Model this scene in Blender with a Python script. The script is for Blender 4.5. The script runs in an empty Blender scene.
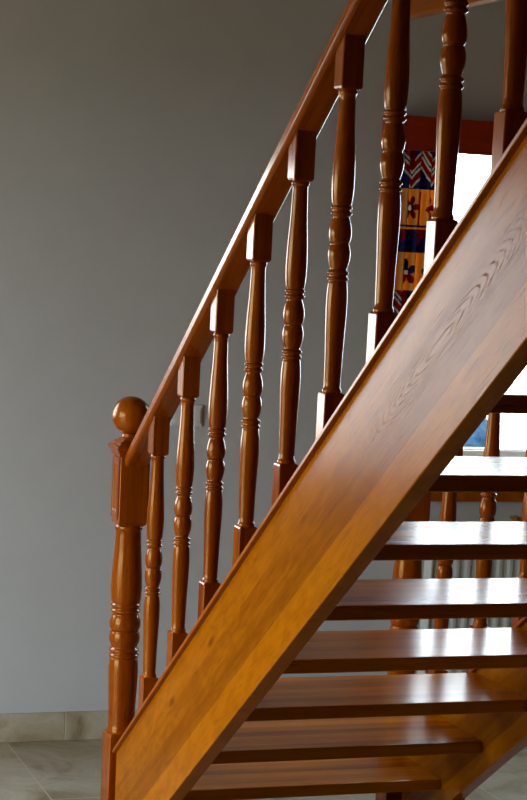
import bpy, bmesh, math, random
from mathutils import Matrix, Vector, noise
random.seed(4)
S = bpy.context.scene
COL = S.collection
PI = math.pi

# ------------------------------------------------------------------ camera
F = 1978.74
cam_d = bpy.data.cameras.new('camera')
cam = bpy.data.objects.new('camera', cam_d); COL.objects.link(cam)
R0 = Vector((0.3313892499737089, 0.9420767394464452, 0.0516970211503261))
R1 = Vector((-0.16803827015076397, 0.005015325977526526, 0.98576771415485))
R2 = -Vector((-0.9284095565894405, 0.33535990144812144, -0.1599669707599188))
mw = Matrix((R0, R1, R2)).transposed().to_4x4()
mw.translation = Vector((5.450805, -1.481572, 1.406404))
cam.matrix_world = mw
cam_d.sensor_fit = 'HORIZONTAL'; cam_d.sensor_width = 36
cam_d.lens = F / 527 * 36
cam_d.shift_x = -24.6 / 527
cam_d.shift_y = 158.77 / 527
cam_d.clip_start = 0.05; cam_d.clip_end = 300
S.camera = cam

# ------------------------------------------------------------------ world, exposure
vs = S.view_settings
vs.view_transform = 'Standard'; vs.look = 'None'; vs.gamma = 1; vs.use_curve_mapping = False
vs.exposure = 0.0
w = bpy.data.worlds.new('overcast_sky'); S.world = w; w.use_nodes = True
nt = w.node_tree; nt.nodes.clear()
out = nt.nodes.new('ShaderNodeOutputWorld'); bg = nt.nodes.new('ShaderNodeBackground')
tc = nt.nodes.new('ShaderNodeTexCoord'); sep = nt.nodes.new('ShaderNodeSeparateXYZ')
rp = nt.nodes.new('ShaderNodeValToRGB')
nt.links.new(tc.outputs['Generated'], sep.inputs[0]); nt.links.new(sep.outputs['Z'], rp.inputs[0])
rp.color_ramp.elements[0].position = 0.0; rp.color_ramp.elements[0].color = (.86, .935, 1, 1)
rp.color_ramp.elements[1].position = 0.7; rp.color_ramp.elements[1].color = (.72, .87, 1, 1)
nt.links.new(rp.outputs[0], bg.inputs[0]); nt.links.new(bg.outputs[0], out.inputs[0])
bg.inputs[1].default_value = 13.0

# daylight portals in the windows of the room (they only guide the sampling of the sky)
def portal(name, loc, rot, sx, sy):
    l = bpy.data.lights.new(name, 'AREA'); l.shape = 'RECTANGLE'; l.size = sx; l.size_y = sy
    l.cycles.is_portal = True
    o = bpy.data.objects.new(name, l); COL.objects.link(o); o.location = loc; o.rotation_euler = rot
WALLX = -.92; FLOOR = -.309; CEIL = 2.27; UP = 4.7
LEFT = -2.7; RIGHT = 3.6; BACK = 7.2
WZ0, WZ1 = .655, 1.80
W1Z = 1.68
W2 = (1.16, 2.85)        # right window, Y range
W1 = (-2.05, -.50)       # left window
DOORX = (0, 2.0)       # added unseen glazed door in the left wall, sized for its side light
portal('window_light', (WALLX - .16, sum(W2) / 2, (WZ0 + WZ1) / 2), (0, -PI / 2, 0), WZ1 - WZ0, W2[1] - W2[0])
portal('window_light', (WALLX - .16, sum(W1) / 2, (WZ0 + W1Z) / 2), (0, -PI / 2, 0), W1Z - WZ0, W1[1] - W1[0])
portal('window_light', (sum(DOORX) / 2, LEFT - .16, FLOOR + 1.05), (PI / 2, 0, 0), DOORX[1] - DOORX[0], 2.1)

# ------------------------------------------------------------------ node helpers
def newmat(name):
    m = bpy.data.materials.new(name); m.use_nodes = True
    return m, m.node_tree, m.node_tree.nodes['Principled BSDF']
def nd(t, kind, **kw):
    n = t.nodes.new(kind)
    for k, v in kw.items(): setattr(n, k, v)
    return n
def mathn(t, op, a, b=None, c=None):
    n = nd(t, 'ShaderNodeMath', operation=op)
    for i, v in enumerate((a, b, c)):
        if v is None: continue
        if hasattr(v, 'is_output'): t.links.new(v, n.inputs[i])
        else: n.inputs[i].default_value = v
    return n.outputs[0]
def mix(t, f, a, b, mode='MIX'):
    n = nd(t, 'ShaderNodeMix', data_type='RGBA', blend_type=mode)
    for s, v in ((n.inputs[0], f), (n.inputs[6], a), (n.inputs[7], b)):
        if hasattr(v, 'is_output'): t.links.new(v, s)
        elif isinstance(v, (int, float)): s.default_value = v
        else: s.default_value = (*v, 1)
    return n.outputs[2]
def ramp(t, f, stops, interp='LINEAR'):
    n = nd(t, 'ShaderNodeValToRGB'); cr = n.color_ramp; cr.interpolation = interp
    while len(cr.elements) < len(stops): cr.elements.new(.5)
    for e, (p, c) in zip(cr.elements, stops):
        e.position = p; e.color = (c, c, c, 1) if isinstance(c, (int, float)) else (*c, 1)
    t.links.new(f, n.inputs[0]); return n.outputs[0]
def simple(name, col, rough=.5, metal=0, spec=.5):
    m, t, b = newmat(name)
    b.inputs['Base Color'].default_value = (*col, 1); b.inputs['Roughness'].default_value = rough
    b.inputs['Metallic'].default_value = metal; b.inputs['Specular IOR Level'].default_value = spec
    n = nd(t, 'ShaderNodeTexNoise'); n.inputs['Scale'].default_value = 60
    bu = nd(t, 'ShaderNodeBump'); bu.inputs['Strength'].default_value = .04
    t.links.new(n.outputs[0], bu.inputs['Height']); t.links.new(bu.outputs[0], b.inputs['Normal'])
    return m

# varnished, glued-up hardwood.  axis = grain direction; stave = (axis index, width)
def wood(name, axis, dark, light, rough, stave=None, bump=.05, rings=0, edges=None):
    m, t, b = newmat(name)
    tcn = nd(t, 'ShaderNodeTexCoord'); info = nd(t, 'ShaderNodeObjectInfo')
    off = nd(t, 'ShaderNodeVectorMath', operation='ADD')
    sc = nd(t, 'ShaderNodeVectorMath', operation='SCALE'); sc.inputs[0].default_value = (7, 11, 5)
    t.links.new(info.outputs['Random'], sc.inputs['Scale'])
    co = tcn.outputs['Object']
    if not edges:
        t.links.new(tcn.outputs['Object'], off.inputs[0]); t.links.new(sc.outputs[0], off.inputs[1]); co = off.outputs[0]
    sx = nd(t, 'ShaderNodeSeparateXYZ'); t.links.new(tcn.outputs['Object'], sx.inputs[0])
    tone = None
    if stave:
        ia, wdt = stave
        k = mathn(t, 'FLOOR', mathn(t, 'DIVIDE', sx.outputs[ia], wdt))
        k = mathn(t, 'ADD', k, mathn(t, 'MULTIPLY', info.outputs['Random'], 31.0))
        wn = nd(t, 'ShaderNodeTexWhiteNoise', noise_dimensions='1D'); t.links.new(k, wn.inputs['W'])
        tone = wn.outputs['Value']
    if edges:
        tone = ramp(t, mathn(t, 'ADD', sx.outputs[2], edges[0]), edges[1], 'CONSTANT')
    mp = nd(t, 'ShaderNodeMapping'); s = [26, 26, 26]; s[axis] = 1.1
    mp.inputs['Scale'].default_value = s; t.links.new(co, mp.inputs[0])
    n1 = nd(t, 'ShaderNodeTexNoise'); n1.inputs['Scale'].default_value = 1.0; n1.inputs['Detail'].default_value = 6
    n1.inputs['Roughness'].default_value = .6; t.links.new(mp.outputs[0], n1.inputs[0])
    mp2 = nd(t, 'ShaderNodeMapping'); s = [260, 260, 260]; s[axis] = 9
    mp2.inputs['Scale'].default_value = s; t.links.new(co, mp2.inputs[0])
    n2 = nd(t, 'ShaderNodeTexNoise'); n2.inputs['Scale'].default_value = 1.0; n2.inputs['Detail'].default_value = 3
    t.links.new(mp2.outputs[0], n2.inputs[0])
    f = ramp(t, n1.outputs[0], [(.3, 0.0), (.7, 1.0)])
    c = mix(t, f, dark, light)
    if tone is not None:
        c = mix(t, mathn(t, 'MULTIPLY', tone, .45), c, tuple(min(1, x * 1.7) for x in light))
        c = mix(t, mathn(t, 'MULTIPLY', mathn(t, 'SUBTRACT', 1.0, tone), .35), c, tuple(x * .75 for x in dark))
    pores = ramp(t, n2.outputs[0], [(.34, 1.0), (.42, 0.0)])
    c = mix(t, mathn(t, 'MULTIPLY', pores, .35), c, tuple(x * .35 for x in dark))
    h = mathn(t, 'SUBTRACT', n2.outputs[0], mathn(t, 'MULTIPLY', pores, .3))
    rg = rough
    if rings:      # cathedral figure: long nested arcs
        mp3 = nd(t, 'ShaderNodeMapping'); mp3.inputs['Scale'].default_value = (.50, 1, 4.0)
        mp3.inputs['Location'].default_value = (-1.25, 0, .96)
        t.links.new(tcn.outputs['Object'], mp3.inputs[0])
        n3 = nd(t, 'ShaderNodeTexNoise'); n3.inputs['Scale'].default_value = 3.2; n3.inputs['Detail'].default_value = 3
        t.links.new(mp3.outputs[0], n3.inputs[0])
        ln = nd(t, 'ShaderNodeVectorMath', operation='LENGTH'); t.links.new(mp3.outputs[0], ln.inputs[0])
        v = mathn(t, 'ADD', mathn(t, 'MULTIPLY', ln.outputs['Value'], 62.0), mathn(t, 'MULTIPLY', n3.outputs[0], 5.0))
        v = mathn(t, 'FRACT', v)
        line = ramp(t, v, [(.0, 0.0), (.60, 0.0), (.80, 1.0), (1.0, 0.0)])
        near = ramp(t, ln.outputs['Value'], [(.10, 1.0), (.26, 0.0)])
        brk = ramp(t, n2.outputs[0], [(.38, 1.0), (.6, .15)])
        line = mathn(t, 'MULTIPLY', mathn(t, 'MULTIPLY', line, near), brk)
        # cloudy figure and two small knots
        mp4 = nd(t, 'ShaderNodeMapping'); mp4.inputs['Scale'].default_value = (9, 9, 20); t.links.new(tcn.outputs['Object'], mp4.inputs[0])
        n4 = nd(t, 'ShaderNodeTexNoise'); n4.inputs['Scale'].default_value = 1; n4.inputs['Detail'].default_value = 5; n4.inputs['Distortion'].default_value = 1.2
        t.links.new(mp4.outputs[0], n4.inputs[0])
        c = mix(t, mathn(t, 'MULTIPLY', ramp(t, n4.outputs[0], [(.42, 0.0), (.62, 1.0)]), .30), c, (.17, .036, .0005))
        for (kx, kz) in KNOTS:
            km = nd(t, 'ShaderNodeMapping'); km.inputs['Scale'].default_value = (22, 0, 70); km.inputs['Location'].default_value = (-kx * 22, 0, -kz * 70)
            t.links.new(tcn.outputs['Object'], km.inputs[0])
            kl = nd(t, 'ShaderNodeVectorMath', operation='LENGTH'); t.links.new(km.outputs[0], kl.inputs[0])
            c = mix(t, mathn(t, 'MULTIPLY', ramp(t, kl.outputs['Value'], [(.15, 1.0), (.9, 0.0)]), .75), c, (.12, .02, .001))
        c = mix(t, mathn(t, 'MULTIPLY', line, .75), c, tuple(x * .2 for x in dark))
        h = mathn(t, 'SUBTRACT', h, mathn(t, 'MULTIPLY', line, 1.2))
        rg = mathn(t, 'ADD', rough, mathn(t, 'MULTIPLY', line, .45))
        if hasattr(rg, 'is_output'): t.links.new(rg, b.inputs['Roughness'])
    else:
        b.inputs['Roughness'].default_value = rough
    t.links.new(c, b.inputs['Base Color'])
    bu = nd(t, 'ShaderNodeBump'); bu.inputs['Strength'].default_value = bump; bu.inputs['Distance'].default_value = .002
    t.links.new(h, bu.inputs['Height']); t.links.new(bu.outputs[0], b.inputs['Normal'])
    b.inputs['Specular IOR Level'].default_value = .5; b.inputs['Specular Tint'].default_value = (1, .62, .22, 1)
    return m
KNOTS = [(.613, -.191), (.996, -.183)]
DK, LT = (.25, .045, .0006), (.40, .095, .0008)
M_turn = wood('varnished_turned_wood', 2, (.17, .022, .0004), (.33, .070, .0006), .16)
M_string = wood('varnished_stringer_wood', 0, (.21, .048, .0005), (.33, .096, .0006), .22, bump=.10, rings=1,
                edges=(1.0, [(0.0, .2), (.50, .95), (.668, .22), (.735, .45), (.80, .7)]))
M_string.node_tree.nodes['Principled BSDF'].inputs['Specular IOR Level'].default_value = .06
M_rail = wood('varnished_rail_wood', 0, (.22, .036, .0006), (.36, .078, .0008), .2)
M_tread = wood('varnished_tread_wood', 1, (.22, .045, .0006), (.50, .150, .0010), .24, stave=(0, .047), bump=.03)
M_tread.node_tree.nodes['Principled BSDF'].inputs['Specular IOR Level'].default_value = .25
M_pelmet = wood('red_brown_stained_wood', 1, (.26, .018, .003), (.34, .026, .004), .35)
M_beam = wood('varnished_beam_wood', 0, DK, LT, .3)

# painted wall
M_wall, t, b = newmat('matte_white_plaster')
tcn = nd(t, 'ShaderNodeTexCoord')
n = nd(t, 'ShaderNodeTexNoise'); n.inputs['Scale'].default_value = 9; n.inputs['Detail'].default_value = 6
t.links.new(tcn.outputs['Object'], n.inputs[0])
t.links.new(ramp(t, n.outputs[0], [(.3, (.47, .46, .45)), (.7, (.49, .48, .47))]), b.inputs['Base Color'])
b.inputs['Roughness'].default_value = .8
n = nd(t, 'ShaderNodeTexNoise'); n.inputs['Scale'].default_value = 70; n.inputs['Detail'].default_value = 4
t.links.new(tcn.outputs['Object'], n.inputs[0])
bu = nd(t, 'ShaderNodeBump'); bu.inputs['Strength'].default_value = .12; bu.inputs['Distance'].default_value = .004
t.links.new(n.outputs[0], bu.inputs['Height']); t.links.new(bu.outputs[0], b.inputs['Normal'])

def stone(name, mapping=None):
    m, t, b = newmat(name)
    tcn = nd(t, 'ShaderNodeTexCoord')
    n = nd(t, 'ShaderNodeTexNoise'); n.inputs['Scale'].default_value = 5.5; n.inputs['Detail'].default_value = 8
    n.inputs['Roughness'].default_value = .62; n.inputs['Distortion'].default_value = .8
    t.links.new(tcn.outputs['Object'], n.inputs[0])
    c = ramp(t, n.outputs[0], [(.3, (.20, .13, .06)), (.46, (.36, .29, .19)), (.6, (.44, .38, .28)), (.75, (.30, .27, .20))])
    n2 = nd(t, 'ShaderNodeTexNoise'); n2.inputs['Scale'].default_value = 60; n2.inputs['Detail'].default_value = 4
    t.links.new(tcn.outputs['Object'], n2.inputs[0])
    c = mix(t, .12, c, n2.outputs['Color'], 'OVERLAY')
    b.inputs['Roughness'].default_value = .34
    if mapping:
        loc, bw, rh, mort = mapping
        mp = nd(t, 'ShaderNodeMapping'); mp.inputs['Location'].default_value = loc
        t.links.new(tcn.outputs['Object'], mp.inputs[0])
        br = nd(t, 'ShaderNodeTexBrick', offset=.5, offset_frequency=2)
        br.inputs['Scale'].default_value = 1; br.inputs['Mortar Size'].default_value = mort
        br.inputs['Mortar Smooth'].default_value = .1; br.inputs['Bias'].default_value = 0
        br.inputs['Brick Width'].default_value = bw; br.inputs['Row Height'].default_value = rh
        br.inputs['Color1'].default_value = (.9, .9, .9, 1); br.inputs['Color2'].default_value = (1, 1, 1, 1)
        br.inputs['Mortar'].default_value = (1, 1, 1, 1)
        t.links.new(mp.outputs[0], br.inputs[0])
        c = mix(t, 1.0, c, br.outputs['Color'], 'MULTIPLY')
        c = mix(t, br.outputs['Fac'], c, (.50, .42, .30))
        bu = nd(t, 'ShaderNodeBump', invert=True); bu.inputs['Strength'].default_value = .4; bu.inputs['Distance'].default_value = .002
        t.links.new(br.outputs['Fac'], bu.inputs['Height']); t.links.new(bu.outputs[0], b.inputs['Normal'])
    t.links.new(c, b.inputs['Base Color'])
    return m
# joints run along X every .463 m (one at Y=-.15), cross joints every .93 m, staggered
M_floor = stone('beige_stone_tiles', ((.697 + 9.3, .15 + 4.63, 0), .93, .463, .0025))
M_base = stone('beige_stone_skirting')
M_warm = simple('brown_distemper_paint', (.10, .06, .035), .8)
M_pine = wood('pine_ceiling_boards', 0, (.30, .19, .10), (.42, .28, .16), .6, stave=(1, .12))
M_white = simple('cream_painted_frame', (.80, .77, .70), .35)
M_plastic = simple('white_plastic', (.62, .62, .58), .4)
M_radi = simple('grey_green_enamel', (.55, .56, .52), .4)
M_brass = simple('brass', (.75, .45, .10), .25, 1)
M_dark = simple('dark_gap', (.02, .02, .02), .8)
M_glass, t, b = newmat('clear_window_glass')
b.inputs['Transmission Weight'].default_value = 1; b.inputs['Roughness'].default_value = 0; b.inputs['IOR'].default_value = 1.0
# thin pane: straight-through view with a weak mirror reflection
t.nodes.remove(b); o_ = t.nodes['Material Output']
tr = nd(t, 'ShaderNodeBsdfTransparent'); gl = nd(t, 'ShaderNodeBsdfGlossy'); gl.inputs['Roughness'].default_value = .02
tr.inputs[0].default_value = (.96, .98, .98, 1)
mx = nd(t, 'ShaderNodeMixShader'); mx.inputs[0].default_value = .05
t.links.new(tr.outputs[0], mx.inputs[1]); t.links.new(gl.outputs[0], mx.inputs[2]); t.links.new(mx.outputs[0], o_.inputs[0])

# ------------------------------------------------------------------ mesh helpers
def link(name, bm, mat, parent=None, smooth=False, bevel=0, segs=2):
    bmesh.ops.recalc_face_normals(bm, faces=bm.faces)
    me = bpy.data.meshes.new(name); bm.to_mesh(me); bm.free()
    if mat: me.materials.append(mat)
    for p in me.polygons: p.use_smooth = bool(smooth)
    o = bpy.data.objects.new(name, me); COL.objects.link(o)
    if parent: o.parent = parent
    if bevel:
        md = o.modifiers.new('bevel', 'BEVEL'); md.width = bevel; md.segments = segs; md.limit_method = 'ANGLE'
        md.angle_limit = math.radians(40); md.harden_normals = False
    return o
def tag(o, label=None, cat=None, group=None, kind=None):
    if label: o['label'] = label
    if cat: o['category'] = cat
    if group: o['group'] = group
    if kind: o['kind'] = kind
    return o
def empty(name, loc=(0, 0, 0)):
    o = bpy.data.objects.new(name, None); COL.objects.link(o); o.location = loc; o.empty_display_size = .1
    return o
def box(bm, x0, x1, y0, y1, z0, z1):
    vs_ = [bm.verts.new((x, y, z)) for z in (z0, z1) for x, y in ((x0, y0), (x1, y0), (x1, y1), (x0, y1))]
    for f in ((0, 3, 2, 1), (4, 5, 6, 7), (0, 1, 5, 4), (1, 2, 6, 5), (2, 3, 7, 6), (3, 0, 4, 7)):
        bm.faces.new([vs_[i] for i in f])
    return vs_
def boxes(*bs):
    bm = bmesh.new()
    for b_ in bs: box(bm, *b_)
    return bm
def prism(bm, pts, y0, y1):              # polygon in X-Z, extruded along Y
    a = [bm.verts.new((x, y0, z)) for x, z in pts]; c = [bm.verts.new((x, y1, z)) for x, z in pts]
    bm.faces.new(a); bm.faces.new(c[::-1])
    for i in range(len(pts)):
        j = (i + 1) % len(pts); bm.faces.new((a[i], c[i], c[j], a[j]))
def prism_x(bm, pts, x0, x1):            # polygon in Y-Z, extruded along X
    a = [bm.verts.new((x0, y, z)) for y, z in pts]; c = [bm.verts.new((x1, y, z)) for y, z in pts]
    bm.faces.new(a); bm.faces.new(c[::-1])
    for i in range(len(pts)):
        j = (i + 1) % len(pts); bm.faces.new((a[i], c[i], c[j], a[j]))
def lathe(bm, prof, n=40, cx=0, cy=0):
    rings_ = []
    for r, z in prof:
        rings_.append([bm.verts.new((cx + r * math.cos(2 * PI * k / n), cy + r * math.sin(2 * PI * k / n), z)) for k in range(n)])
    for a, c in zip(rings_, rings_[1:]):
        for k in range(n):
            f = bm.faces.new((a[k], a[(k + 1) % n], c[(k + 1) % n], c[k])); f.smooth = True
    bm.faces.new(rings_[0][::-1]); bm.faces.new(rings_[-1])
def spline(pts, per=6):                  # smooth profile through (z, r) points
    out_ = []
    for i in range(len(pts) - 1):
        p0 = pts[max(i - 1, 0)]; p1 = pts[i]; p2 = pts[i + 1]; p3 = pts[min(i + 2, len(pts) - 1)]
        h = p2[0] - p1[0]
        m1 = (p2[1] - p0[1]) / max(p2[0] - p0[0], 1e-6) * h; m2 = (p3[1] - p1[1]) / max(p3[0] - p1[0], 1e-6) * h
        for k in range(per):
            s = k / per
            r = (2*s**3 - 3*s*s + 1) * p1[1] + (s**3 - 2*s*s + s) * m1 + (-2*s**3 + 3*s*s) * p2[1] + (s**3 - s*s) * m2
            out_.append((r, p1[0] + s * h))
    out_.append((pts[-1][1], pts[-1][0]))
    return out_
def ring(z, r, w_):                      # a half-round bead
    d = w_ * .42
    return [(r - d + d * math.sin(PI * k / 6), z - w_ / 2 + w_ * k / 6) for k in range(7)]
def bulb(z0, z1, r0, r1, rm, pk=.5, n=12):
    o_ = []
    for k in range(n + 1):
        t_ = k / n; u = t_ ** (math.log(.5) / math.log(pk))
        o_.append((r0 + (r1 - r0) * t_ + (rm - (r0 + r1) / 2) * math.sin(PI * u) ** .8, z0 + (z1 - z0) * t_))
    return o_
def turned_profile(zD, zL, zU, zA, k, nk=1.0):   # k = radius scale (nk = how deep the necks cut); widest radius .0234 at k=1
    B = .0234 * k
    def rr(x): return B - (B - x * k) * nk
    q = min(k, 1.35)
    p = [(rr(.0195), zD - .004), (rr(.0208), zD), (rr(.0208), zD + .005 * q), (rr(.0190), zD + .008 * q)]
    hL = zL - zD
    p += spline([(zD + .010 * q, rr(.0178)), (zD + hL * .35, rr(.0195)), (zD + hL * .70, rr(.0224)), (zD + hL * .84, rr(.0222)), (zL - .0125 * q, rr(.0200))])
    p += ring(zL - .0060 * q, rr(.0228), .0105 * q) + [(rr(.0190), zL)] + ring(zL + .0060 * q, rr(.0228), .0105 * q)
    a = zL + .0125 * q; c = zU - .0125 * q; mid = (a + c) / 2
    p += bulb(a, mid, rr(.0168), rr(.0185), rr(.0236), .54) + bulb(mid, c, rr(.0188), rr(.0162), rr(.0238), .44)
    p += ring(zU - .0060 * q, rr(.0228), .0105 * q) + [(rr(.0190), zU)] + ring(zU + .0060 * q, rr(.0228), .0105 * q)
    hA = zA - zU
    p += spline([(zU + .0125 * q, rr(.0208)), (zU + hA * .12, rr(.0228)), (zU + hA * .24, rr(.0240)), (zU + hA * .42, rr(.0228)), (zU + hA * .70, rr(.0190)), (zA - .012 * q, rr(.0170))])
    p += [(rr(.0182), zA - .009 * q), (rr(.0200), zA - .007 * q), (rr(.0200), zA - .002 * q), (rr(.0188), zA), (rr(.0188), zA + .004)]
    return p
def block(bm, hw, z0, z1, lo=0, hi=0):   # square block; lo / hi = small turned shoulder at that end
    lv = []
    if lo: lv += [(z0, hw - lo * 1.1), (z0 + lo * .5, hw - lo * .35), (z0 + lo * 1.3, hw)]
    else: lv += [(z0, hw)]
    if hi: lv += [(z1 - hi * 1.3, hw), (z1 - hi * .5, hw - hi * .35), (z1, hw - hi * 1.1)]
    else: lv += [(z1, hw)]
    rs = []
    for z, h in lv:
        ch = .0022
        pts = [(h, -h + ch), (h, h - ch), (h - ch, h), (-h + ch, h), (-h, h - ch), (-h, -h + ch), (-h + ch, -h), (h - ch, -h)]
        rs.append([bm.verts.new((x, y, z)) for x, y in pts])
    for a, c in zip(rs, rs[1:]):
        for k in range(8): bm.faces.new((a[k], a[(k + 1) % 8], c[(k + 1) % 8], c[k]))
    bm.faces.new(rs[0][::-1]); bm.faces.new(rs[-1])
def keepsmooth(o, bm_smooth):
    for p, s in zip(o.data.polygons, bm_smooth): p.use_smooth = s
def link_mixed(name, bm, mat, parent=None):
    bmesh.ops.recalc_face_normals(bm, faces=bm.faces)
    sm = [f.smooth for f in bm.faces]
    me = bpy.data.meshes.new(name); bm.to_mesh(me); bm.free(); me.materials.append(mat)
    for p, s in zip(me.polygons, sm): p.use_smooth = s
    o = bpy.data.objects.new(name, me); COL.objects.link(o)
    if parent: o.parent = parent
    return o

# ------------------------------------------------------------------ the room
def struct(name, bm, mat, **kw):
    return tag(link(name, bm, mat, **kw), kind='structure')
T = .16   # wall thickness
def wall_with_holes_x(x0, x1, ya, yb, za, zb, holes):   # wall across Y with rectangular openings
    bm = bmesh.new(); y = ya
    for (h0, h1, z0, z1) in sorted(holes):
        box(bm, x0, x1, y, h0, za, zb); box(bm, x0, x1, h0, h1, za, z0); box(bm, x0, x1, h0, h1, z1, zb); y = h1
    box(bm, x0, x1, y, yb, za, zb)
    return bm
struct('floor', boxes((WALLX - T, BACK + T, LEFT - T, RIGHT + T, FLOOR - .1, FLOOR)), M_floor)
struct('wall_back', wall_with_holes_x(WALLX - T, WALLX, LEFT - T, RIGHT + T, FLOOR, UP, [(*W2, WZ0, WZ1), (*W1, WZ0, W1Z)]), M_wall)
struct('wall_front', boxes((BACK, BACK + T, LEFT - T, RIGHT + T, FLOOR, UP)), M_warm)
struct('wall_right', boxes((WALLX, BACK, RIGHT, RIGHT + T, FLOOR, UP)), M_warm)
bm = boxes((WALLX, DOORX[0], LEFT - T, LEFT, FLOOR, UP), (DOORX[1], BACK, LEFT - T, LEFT, FLOOR, UP),
           (DOORX[0], DOORX[1], LEFT - T, LEFT, FLOOR + 2.1, UP))
struct('wall_left', bm, M_wall)
OX0, OX1, OY0, OY1 = -.5, 3.74, -.12, .93     # stairwell opening
FZ = 2.415
struct('ceiling', boxes((WALLX, BACK, LEFT, OY0, CEIL, FZ), (WALLX, BACK, OY1 + .05, RIGHT, CEIL, FZ),
                        (WALLX, OX0, OY0, OY1 + .05, CEIL, FZ), (OX1, BACK, OY0, OY1 + .05, CEIL, FZ)), M_pine)
struct('ceiling_upper', boxes((WALLX - T, BACK + T, LEFT - T, RIGHT + T, UP, UP + .1)), M_wall)
# skirting tiles on the back wall, one joint at Y = .048
bm = bmesh.new(); y = .048 - .463 * 9
while y < RIGHT - .01:
    a, c = max(y, LEFT) + .0012, min(y + .463, RIGHT) - .0012
    if c > a: box(bm, WALLX, WALLX + .010, a, c, FLOOR, FLOOR + .098)
    y += .463
struct('baseboard_back', bm, M_base, bevel=.0015)
M_grout = simple('cream_grout', (.55, .50, .40), .9)
struct('trim_3', boxes(*[(WALLX, WALLX + .0085, .048 - .463 * 5 + .463 * k - .0013, .048 - .463 * 5 + .463 * k + .0013, FLOOR, FLOOR + .097) for k in range(11)]), M_grout)
struct('trim_1', boxes((OX0, OX1, OY1, OY1 + .05, 2.10, FZ)), M_beam, bevel=.006)

# windows in the back wall: cream frames, two sashes, glass
def window(n, y0, y1, mull, top):
    e = tag(empty('window_%d' % n, (WALLX - .09, y0, WZ0)), kind='structure')
    X0, X1 = -.035, .035
    W_, H_ = y1 - y0, top - WZ0
    def fr(a, b_, z0, z1, d0=X0, d1=X1): return (d0, d1, a, b_, z0, z1)
    link('window_frame', boxes(fr(0, .04, 0, H_), fr(W_ - .04, W_, 0, H_), fr(.04, W_ - .04, 0, .035), fr(.04, W_ - .04, H_ - .025, H_)), M_white, e, bevel=.003)
    ys = [.04] + [m - y0 for m in mull] + [W_ - .04]
    for a, c in zip(ys, ys[1:]):
        s = link('sash', boxes(fr(a, a + .022, .035, H_ - .025, -.02, .028), fr(c - .022, c, .035, H_ - .025, -.02, .028),
                           fr(a + .022, c - .022, .035, .040, -.02, .028), fr(a + .022, c - .022, H_ - .045, H_ - .025, -.02, .028)), M_white, e, bevel=.003)
        link('pane', boxes((-.002, .002, a + .022, c - .022, .040, H_ - .045)), M_glass, s)
window(1, W2[0], W2[1], [2.03], WZ1)
window(2, W1[0], W1[1], [-1.22], W1Z)
e = tag(empty('added_door_1', (DOORX[0], LEFT - .09, FLOOR)), kind='structure')  # guessed door out of view, added to daylight the left-facing wood
DW = DOORX[1] - DOORX[0]
link('door_frame', boxes((0, .05, -.035, .035, 0, 2.1), (DW - .05, DW, -.035, .035, 0, 2.1), (.05, DW - .05, -.035, .035, 2.04, 2.1), (.05, DW - .05, -.035, .035, 0, .05),
                         (DW / 2 - .04, DW / 2 + .04, -.035, .035, .05, 2.04)), M_white, e, bevel=.003)
link('pane', boxes((.05, DW / 2 - .04, -.003, .003, .05, 2.04)), M_glass, e)
link('pane', boxes((DW / 2 + .04, DW - .05, -.003, .003, .05, 2.04)), M_glass, e)
struct('trim_2', boxes((WALLX - .055, WALLX + .045, W2[0] - .09, W2[1] + .09, WZ0 - .045, WZ0 - .002),
                       (WALLX + .001, WALLX + .028, W2[0] - .06, W2[1] + .06, WZ0 - .14, WZ0 - .045)), M_beam, bevel=.004)

# ------------------------------------------------------------------ outside
M_snow, t, b = newmat('dry_winter_grass')
tcn = nd(t, 'ShaderNodeTexCoord'); n = nd(t, 'ShaderNodeTexNoise'); n.inputs['Scale'].default_value = .8; n.inputs['Detail'].default_value = 6
t.links.new(tcn.outputs['Object'], n.inputs[0])
t.links.new(ramp(t, n.outputs[0], [(.35, (.22, .17, .10)), (.6, (.34, .28, .19))]), b.inputs['Base Color'])
struct('ground', boxes((-40, 60, -60, 60, -3.3, -3.0)), M_snow)
M_hill, t, b = newmat('wooded_snowy_slope')
tcn = nd(t, 'ShaderNodeTexCoord'); n = nd(t, 'ShaderNodeTexNoise'); n.inputs['Scale'].default_value = 1.6; n.inputs['Detail'].default_value = 8
n.inputs['Roughness'].default_value = .7
t.links.new(tcn.outputs['Object'], n.inputs[0])
t.links.new(ramp(t, n.outputs[0], [(.38, (.006, .016, .03)), (.52, (.020, .036, .055)), (.64, (.07, .08, .09))]), b.inputs['Base Color'])
b.inputs['Roughness'].default_value = 1; b.inputs['Specular IOR Level'].default_value = 0
bm = bmesh.new(); NX, NY = 24, 90; g = []
for i in range(NX + 1):
    row = []
    for j in range(NY + 1):
        u = i / NX; x = -29 - 9 * u; edge = 16.05 + (-31 - x) * .40; y = 6 + (edge - 6) * j / NY
        hgt = 1.75 * min(1, u * 2.2) ** .5 * min(1, max(0, (edge - y) / .45)) ** .5 * min(1, (y - 6) / 2)
        hgt += .30 * noise.noise(Vector((x * .6, y * 1.3, 0))) * (1 if 0 < j < NY else 0)
        row.append(bm.verts.new((x, y, -3.05 + max(0, hgt))))
    g.append(row)
for i in range(NX):
    for j in range(NY):
        bm.faces.new((g[i][j], g[i + 1][j], g[i + 1][j + 1], g[i][j + 1]))
for e_ in [e_ for e_ in bm.edges if e_.is_boundary]: pass
r = bmesh.ops.extrude_edge_only(bm, edges=[e_ for e_ in bm.edges if e_.is_boundary])
for v in r['geom']:
    if isinstance(v, bmesh.types.BMVert): v.co.z = -3.2
tag(link('hillside', bm, M_hill, smooth=True), 'blue-tinted snowy hillside seen through the window between the stair treads', 'hill')

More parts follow.
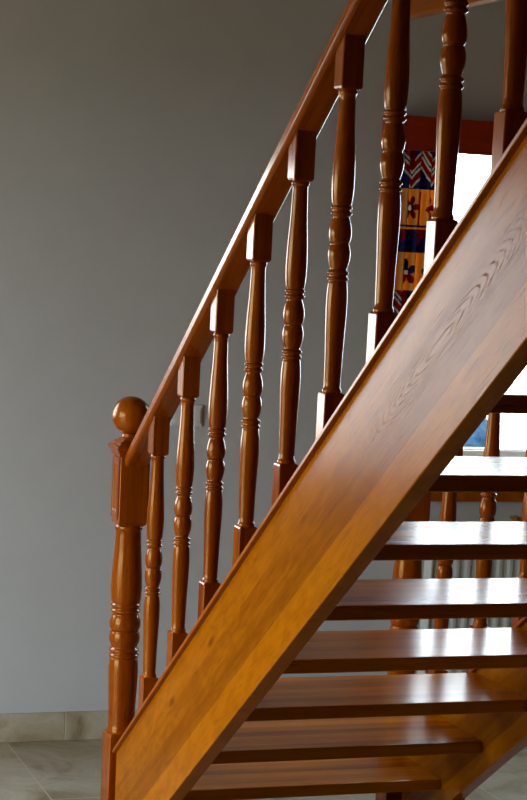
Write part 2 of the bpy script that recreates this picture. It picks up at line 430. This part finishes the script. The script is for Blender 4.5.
# ------------------------------------------------------------------ the staircase
SL = .698; AL = math.atan(SL); CA, SA = math.cos(AL), math.sin(AL)
P = .2605; RISE = P * .6968; NT = 14; WID = .879
stair = tag(empty('staircase', (0, 0, FLOOR)), 'open-riser varnished orange-brown wooden staircase with turned balusters and a ball-topped newel post', 'staircase')
stair_off = Vector((0, 0, -FLOOR))
def place(o, loc):
    o.location = Vector(loc) + stair_off
# stringers (mesh in the slope frame: x runs up the slope, so the grain follows it)
def uv_(x, z): return (x * CA + z * SA, -x * SA + z * CA)
def stringer(y0, y1, zb, zt, X1=3.70):
    pts = [(.0, .075 * SL + zt), (X1, X1 * SL + zt), (X1, X1 * SL + zb), (.44, .44 * SL + zb), (.44, FLOOR), (.0, FLOOR)]
    bm = bmesh.new(); prism(bm, [uv_(x + .075, z) if i in (0, 5) else uv_(x, z) for i, (x, z) in enumerate(pts)], y0, y1)
    ym = (y0 + y1) / 2; tn = [(.035, -.28), (.035, .02 + zt), (.09, .06 * SL + zt - .01), (.09, -.28)]
    prism(bm, [uv_(*p) for p in tn], ym - .002 + .005, ym + .014)     # tenon into the newel
    o = link('stringer', bm, M_string, stair, bevel=.0025); place(o, (0, 0, 0)); o.rotation_euler = (0, -AL, 0)
    return o
def cap(par, y0, y1, zb, zt, X1=3.70):
    bm = bmesh.new()
    a, c = uv_(.075, .075 * SL + zb), uv_(X1, X1 * SL + zb)
    h = (zt - zb) * CA; r = h * .35
    y_in = 0
    prof = [(y0 + .001, a[1]), (y0, a[1] + r * .4), (y0, a[1] + h - r), (y0 + r * .5, a[1] + h - r * .25), (y0 + r * 1.3, a[1] + h),
            (y1 - r, a[1] + h), (y1, a[1] + h - r), (y1, a[1])]
    prism_x(bm, prof, 0, 1)
    bm.verts.ensure_lookup_table()
    n_ = len(prof)
    for i, v in enumerate(bm.verts):         # plumb-cut ends
        base = .075 if i < n_ else X1
        v.co.x = (base + v.co.z * SA) / CA
    return link('stringer_cap', bm, M_beam, par, bevel=.001)
s1 = stringer(-.035, .005, -.502, -.130); cap(s1, -.047, .024, -.139, -.124)
s2 = stringer(WID - .010, WID + .030, -.468, -.130); cap(s2, WID - .024, WID + .044, -.139, -.124)
# treads
bm = bmesh.new(); box(bm, -.326, 0, 0, WID - .015, -.0345, 0)
tr0 = link('tread', bm, M_tread, stair, bevel=.003, segs=3)
for k in range(NT):
    o = tr0 if k == 0 else tr0.copy()
    if k: COL.objects.link(o); o.parent = stair
    place(o, (.3483 + P * k, .005, -.1269 + RISE * k))
# balusters
def baluster_mesh():
    bm = bmesh.new()
    block(bm, .0225, -.150, 0, hi=.004)
    lathe(bm, turned_profile(0, .2425, .3762, .62, 1.0), 40)
    block(bm, .0235, .62, .752, lo=.005)
    # trim the block ends to the slope of cap and handrail
    for v in bm.verts:
        if v.co.z > .74: v.co.z = .716 + v.co.x * SL
        if v.co.z < -.14: v.co.z = -.126 + v.co.x * SL
    return bm
bl0 = link_mixed('baluster', baluster_mesh(), M_turn, stair)
first = True
for Y in (0, WID):
    for k in range(1, 14):
        o = bl0 if first else bl0.copy()
        if not first: COL.objects.link(o); o.parent = stair
        first = False
        place(o, (P * k, Y, SL * P * k)); o.rotation_euler = (0, 0, 0)
# handrails
def handrail(Y):
    bm = bmesh.new(); X0, X1 = .038, 3.66
    hw = .035; b0 = .712; h = .0345
    prof = [(-hw + .010, 0), (-hw + .004, .002), (-hw, .006), (-hw, h - .010), (-hw + .003, h - .004), (-hw + .010, h), (hw - .010, h), (hw - .003, h - .004), (hw, h - .010), (hw, .006), (hw - .004, .002), (hw - .010, 0)]
    prism_x(bm, [(y, z + b0 * CA) for y, z in prof], 0, 1); n_ = len(prof)
    for i, v in enumerate(bm.verts): v.co.x = ((X0 if i < n_ else X1) + v.co.z * SA) / CA
    o = link('handrail', bm, M_rail, stair, bevel=.0015); place(o, (0, Y, 0)); o.rotation_euler = (0, -AL, 0)
for Y in (0, WID): handrail(Y)
# newel posts
def newel(Y):
    K = .0445 / .0234; hw = .043; D, L_, U_, A_ = -.041, .195, .327, .567
    bm = bmesh.new()
    block(bm, hw, FLOOR, D, hi=.008)
    lathe(bm, turned_profile(D, L_, U_, A_, K, .62), 56)
    # upper block
    block(bm, hw - .001, A_, .775, lo=.009)
    # sunk flutes on the faces seen from the landing side and the room
    o = link_mixed('newel_post', bm, M_turn, stair); place(o, (-.001, Y - .004, 0))
    for sy in (-1, 1):                       # fluted face: ridges between rounded grooves, stopped top and bottom
        bm = bmesh.new(); y_ = sy * (hw - .001); N_ = 44
        def depth(x, z):
            d = 0
            for cx in (-.0135, .0135):
                zz = min(max(z, .618), .735)
                q_ = math.hypot(x - cx, z - zz) / .0085
                if q_ < 1: d = max(d, .0065 * math.sqrt(1 - q_ * q_))
            return d
        zs = [.590 + .175 * k / 60 for k in range(61)]; xs = [-.037 + .074 * k / N_ for k in range(N_ + 1)]
        g_ = [[bm.verts.new((x, y_ + sy * (.0034 - .48 * depth(x, z)), z)) for x in xs] for z in zs]
        h_ = [[bm.verts.new((x, y_ - sy * .001, z)) for x in (xs[0], xs[-1])] for z in (zs[0], zs[-1])]
        for a_, c_ in zip(g_, g_[1:]):
            for k in range(N_): bm.faces.new((a_[k], a_[k + 1], c_[k + 1], c_[k]))
        bm.faces.new([h_[0][0], h_[0][1]] + g_[0][::-1]); bm.faces.new([h_[1][1], h_[1][0]] + g_[-1])
        bm.faces.new([h_[1][0], h_[0][0]] + [r_[0] for r_ in g_]); bm.faces.new([h_[0][1], h_[1][1]] + [r_[-1] for r_ in g_][::-1])
        link('fluted_panel', bm, M_turn, o)
    bm = bmesh.new()                         # moulded square cap
    lv = [(hw + .001, .768), (hw + .004, .773), (hw + .006, .781), (hw + .011, .787), (hw + .013, .794), (hw + .010, .799), (hw + .004, .802), (hw + .002, .808), (hw - .010, .815), (hw - .014, .820)]
    rs = [[bm.verts.new((sx * h, sy * h, z)) for sx, sy in ((1, -1), (1, 1), (-1, 1), (-1, -1))] for h, z in lv]
    for a, c in zip(rs, rs[1:]):
        for k in range(4): bm.faces.new((a[k], a[(k + 1) % 4], c[(k + 1) % 4], c[k]))
    bm.faces.new(rs[0][::-1]); bm.faces.new(rs[-1])
    link('newel_cap', bm, M_turn, o)
    bm = bmesh.new(); R_ = .0560; zc = .882
    prof = [(.026, .818), (.026, .826), (.022, .830)]
    a0 = math.asin(.024 / R_)
    for k in range(33):
        a = a0 + (PI - a0 - .02) * k / 32
        prof.append((R_ * math.sin(a), zc - R_ * math.cos(a)))
    lathe(bm, prof, 64, cx=-.010, cy=-.002)
    link_mixed('ball_finial', bm, M_turn, o)
    return o
newel(0); newel(WID)

# ------------------------------------------------------------------ by the window
# pelmet board over the curtain
bm = boxes((WALLX + .078, WALLX + .095, 1.075, W2[1] + .17, 1.718, 1.832), (WALLX, WALLX + .078, 1.075, 1.092, 1.718, 1.832),
           (WALLX, WALLX + .078, W2[1] + .153, W2[1] + .17, 1.718, 1.832), (WALLX, WALLX + .078, 1.092, W2[1] + .153, 1.815, 1.832))
pel = tag(link('curtain_pelmet', bm, M_pelmet, bevel=.003), 'dark reddish wooden pelmet board above the window and curtain', 'pelmet')

# curtain: patterned cotton in deep folds
def smooth_in(d, w_=.004): return d < 0
def curtain_col(s, z):
    # s: cloth width position (m), z height; rows repeat every .52 m
    GOLD = (.85, .62, .28); RED = (.55, .08, .07); BLUE = (.13, .15, .36); CREAM = (.8, .75, .68)
    h = ((1.725 - z) * 1.18) % .56 if z < 1.725 else .14
    per = .18; q = (s % per) - per / 2
    if h < .15:                              # blue row crossed by red and cream diagonals
        c = BLUE; d = abs(abs(q) * 1.25 - abs(h - .075) * 1.1)
        vee = abs((h - .135) + abs(q) * .95)
        if vee < .026: c = CREAM
        if vee < .015: c = RED
        vee2 = abs((h - .075) + abs(q) * .95)
        if vee2 < .024: c = CREAM
        if vee2 < .014: c = RED
        if abs(q) < .012 and h < .07: c = RED
        return c
    if h < .165: return GOLD if h > .158 else BLUE
    if h < .30:                              # gold row with a red flower, blue eye
        a = math.atan2(h - .232, q); r_ = math.hypot(q, h - .232)
        if r_ < .011: return CREAM
        if r_ < .017: return BLUE
        if r_ < .050 * (.42 + .58 * abs(math.cos(a * 3 + .3))): return RED
        if abs(q) > .082: return RED
        return GOLD
    if h < .318: return (BLUE if h < .308 else GOLD)
    if h < .405:                             # blue band, red triangles, pale ring
        r_ = math.hypot(q, h - .355)
        if .012 < r_ < .022: return (.10, .12, .3)
        if abs(q) > .035 and (h - .325) < (abs(q) - .035) * 1.2: return RED
        return BLUE
    if h < .42: return RED if h < .41 else GOLD
    a = math.atan2(h - .49, q); r_ = math.hypot(q, h - .49)
    if r_ < .010: return CREAM
    if r_ < .055 * (.35 + .65 * abs(math.cos(a * 2.5 + 1.1))): return BLUE if math.sin(a) < .2 else RED
    return GOLD
M_cur, t, b = newmat('patterned_cotton')
tl = nd(t, 'ShaderNodeBsdfTranslucent'); mxs = nd(t, 'ShaderNodeMixShader'); mxs.inputs[0].default_value = .45
t.links.new(b.outputs[0], mxs.inputs[1]); t.links.new(tl.outputs[0], mxs.inputs[2]); t.links.new(mxs.outputs[0], t.nodes['Material Output'].inputs[0])
at = nd(t, 'ShaderNodeAttribute', attribute_name='print'); t.links.new(at.outputs['Color'], b.inputs['Base Color']); t.links.new(at.outputs['Color'], tl.inputs[0])
b.inputs['Roughness'].default_value = .9; b.inputs['Specular IOR Level'].default_value = .1
n = nd(t, 'ShaderNodeTexNoise'); n.inputs['Scale'].default_value = 400
bu = nd(t, 'ShaderNodeBump'); bu.inputs['Strength'].default_value = .2; t.links.new(n.outputs[0], bu.inputs['Height']); t.links.new(bu.outputs[0], b.inputs['Normal'])
def curtain(y0, y1, z0, z1, label):
    NS, NZ = 150, 330
    bm = bmesh.new(); lay = bm.loops.layers.color.new('print')
    # arc length bookkeeping for the cloth coordinate
    ys = [y0 + (y1 - y0) * j / NS for j in range(NS + 1)]
    def fold(y, z):
        tt = (y - y0) / (y1 - y0); amp = .010 + .012 * min(1, (z1 - z) / .4)
        return amp * math.sin(tt * 2 * PI * 4.5 + .5 * math.sin(z * 2.3)) + .004 * math.sin(tt * 31 + z * 3)
    arc = [0]
    for j in range(NS): arc.append(arc[-1] + math.hypot(ys[j + 1] - ys[j], fold(ys[j + 1], 1.2) - fold(ys[j], 1.2)))
    front = []
    for i in range(NZ + 1):
        z = z1 - (z1 - z0) * i / NZ
        front.append([bm.verts.new((WALLX + .045 + fold(ys[j], z), ys[j], z)) for j in range(NS + 1)])
    for i in range(NZ):
        for j in range(NS):
            f = bm.faces.new((front[i][j], front[i + 1][j], front[i + 1][j + 1], front[i][j + 1]))
            z = z1 - (z1 - z0) * (i + .5) / NZ
            c = curtain_col((arc[j] + arc[j + 1]) / 2 + .10, z)
            for lp in f.loops: lp[lay] = (*[pow(max(x, 0), 1) for x in c], 1)
    o = link('curtain', bm, M_cur, smooth=True)
    md = o.modifiers.new('thickness', 'SOLIDIFY'); md.thickness = .0015
    return tag(o, label, 'curtain')
curtain(1.105, 1.290, .62, 1.80, 'red, blue and gold patterned curtain hanging in folds beside the window')

# radiator below the right window
rad = tag(empty('radiator', (WALLX + .03, 1.33, -.19)), 'grey-green ribbed radiator under the window, behind the stair treads', 'radiator')
bm = bmesh.new(); RW = 1.5; RH = .56
pts = []; nrib = 36
for k in range(nrib * 4 + 1):
    y = RW * k / (nrib * 4); ph = k % 4
    pts.append((y, .050 + (.004 if ph in (1, 2) else 0)))
fr_ = [[bm.verts.new((x, y, z)) for y, x in pts] for z in (0, RH)]
bk_ = [[bm.verts.new((x - .012, y, z)) for y, x in pts] for z in (0, RH)]
for j in range(len(pts) - 1):
    bm.faces.new((fr_[0][j], fr_[0][j + 1], fr_[1][j + 1], fr_[1][j])); bm.faces.new((bk_[0][j], bk_[1][j], bk_[1][j + 1], bk_[0][j + 1]))
    bm.faces.new((fr_[1][j], fr_[1][j + 1], bk_[1][j + 1], bk_[1][j])); bm.faces.new((fr_[0][j], bk_[0][j], bk_[0][j + 1], fr_[0][j + 1]))
for j in (0, len(pts) - 1): bm.faces.new((fr_[0][j], fr_[1][j], bk_[1][j], bk_[0][j]))
link('front_panel', bm, M_radi, rad)
link('side_cover', boxes((-.005, .06, -.008, .0, 0, RH)), M_radi, rad, bevel=.002)
link('side_cover', boxes((-.005, .06, RW, RW + .008, 0, RH)), M_radi, rad, bevel=.002)
link('top_grille', boxes(*[(-.005, .058, RW * k / 50 + .003, RW * k / 50 + .011, RH - .004, RH + .004) for k in range(50)], (-.005, .003, 0, RW, RH - .01, RH + .004)), M_radi, rad)
link('wall_bracket', boxes((-.03, -.004, .2, .24, .1, RH - .1)), M_radi, rad)
link('wall_bracket', boxes((-.03, -.004, RW - .24, RW - .2, .1, RH - .1)), M_radi, rad)
link('water_channel', boxes((-.004, .036, .01, RW - .01, .02, RH - .015)), M_radi, rad)

# brass valve head on its pipe, between radiator and sill
val = tag(empty('radiator_valve', (WALLX, 1.665, .455)), 'small brass-coloured knob on the wall just below the window sill', 'valve')
def cyl(p, q_, r0, r1=None, n=24):
    bm = bmesh.new(); p, q_ = Vector(p), Vector(q_); d = q_ - p
    m_ = Matrix.Translation((p + q_) / 2) @ d.to_track_quat('Z', 'Y').to_matrix().to_4x4()
    bmesh.ops.create_cone(bm, cap_ends=True, segments=n, radius1=r0, radius2=r0 if r1 is None else r1, depth=d.length, matrix=m_)
    return bm
link('knob', cyl((.03, 0, 0), (.062, 0, 0), .014, .012), M_brass, val, bevel=.003)
link('stem', cyl((0, 0, 0), (.032, 0, 0), .007), M_brass, val)

# light switch on the back wall
sw = tag(empty('light_switch', (WALLX, .43, .80)), 'pale double light switch on the wall behind the second baluster', 'switch')
link('plate', boxes((0, .008, -.055, .055, -.036, .036)), M_plastic, sw, bevel=.003)
for y in (-.0255, .0255):
    link('rocker', boxes((.008, .012, y - .021, y + .021, -.026, .026)), M_plastic, sw, bevel=.0015)

# added unseen panel below the left-hand window, gives the stringer something dark to reflect
M_side = wood('added_panel_dark_wood', 1, (.035, .013, .003), (.06, .022, .004), .5)
pb = [(WALLX, WALLX + .012, W1[0] - .08, W1[1] + .05, FLOOR, WZ0 - .01), (WALLX + .012, WALLX + .024, W1[0] - .08, W1[1] + .05, FLOOR, FLOOR + .11),
      (WALLX + .012, WALLX + .024, W1[0] - .08, W1[1] + .05, WZ0 - .10, WZ0 - .01)]
for k in range(5):
    y = W1[0] - .08 + k * (W1[1] - W1[0] + .13 - .08) / 4
    pb.append((WALLX + .012, WALLX + .024, y, y + .08, FLOOR + .11, WZ0 - .10))
struct('added_panel', boxes(*pb), M_side, bevel=.002)
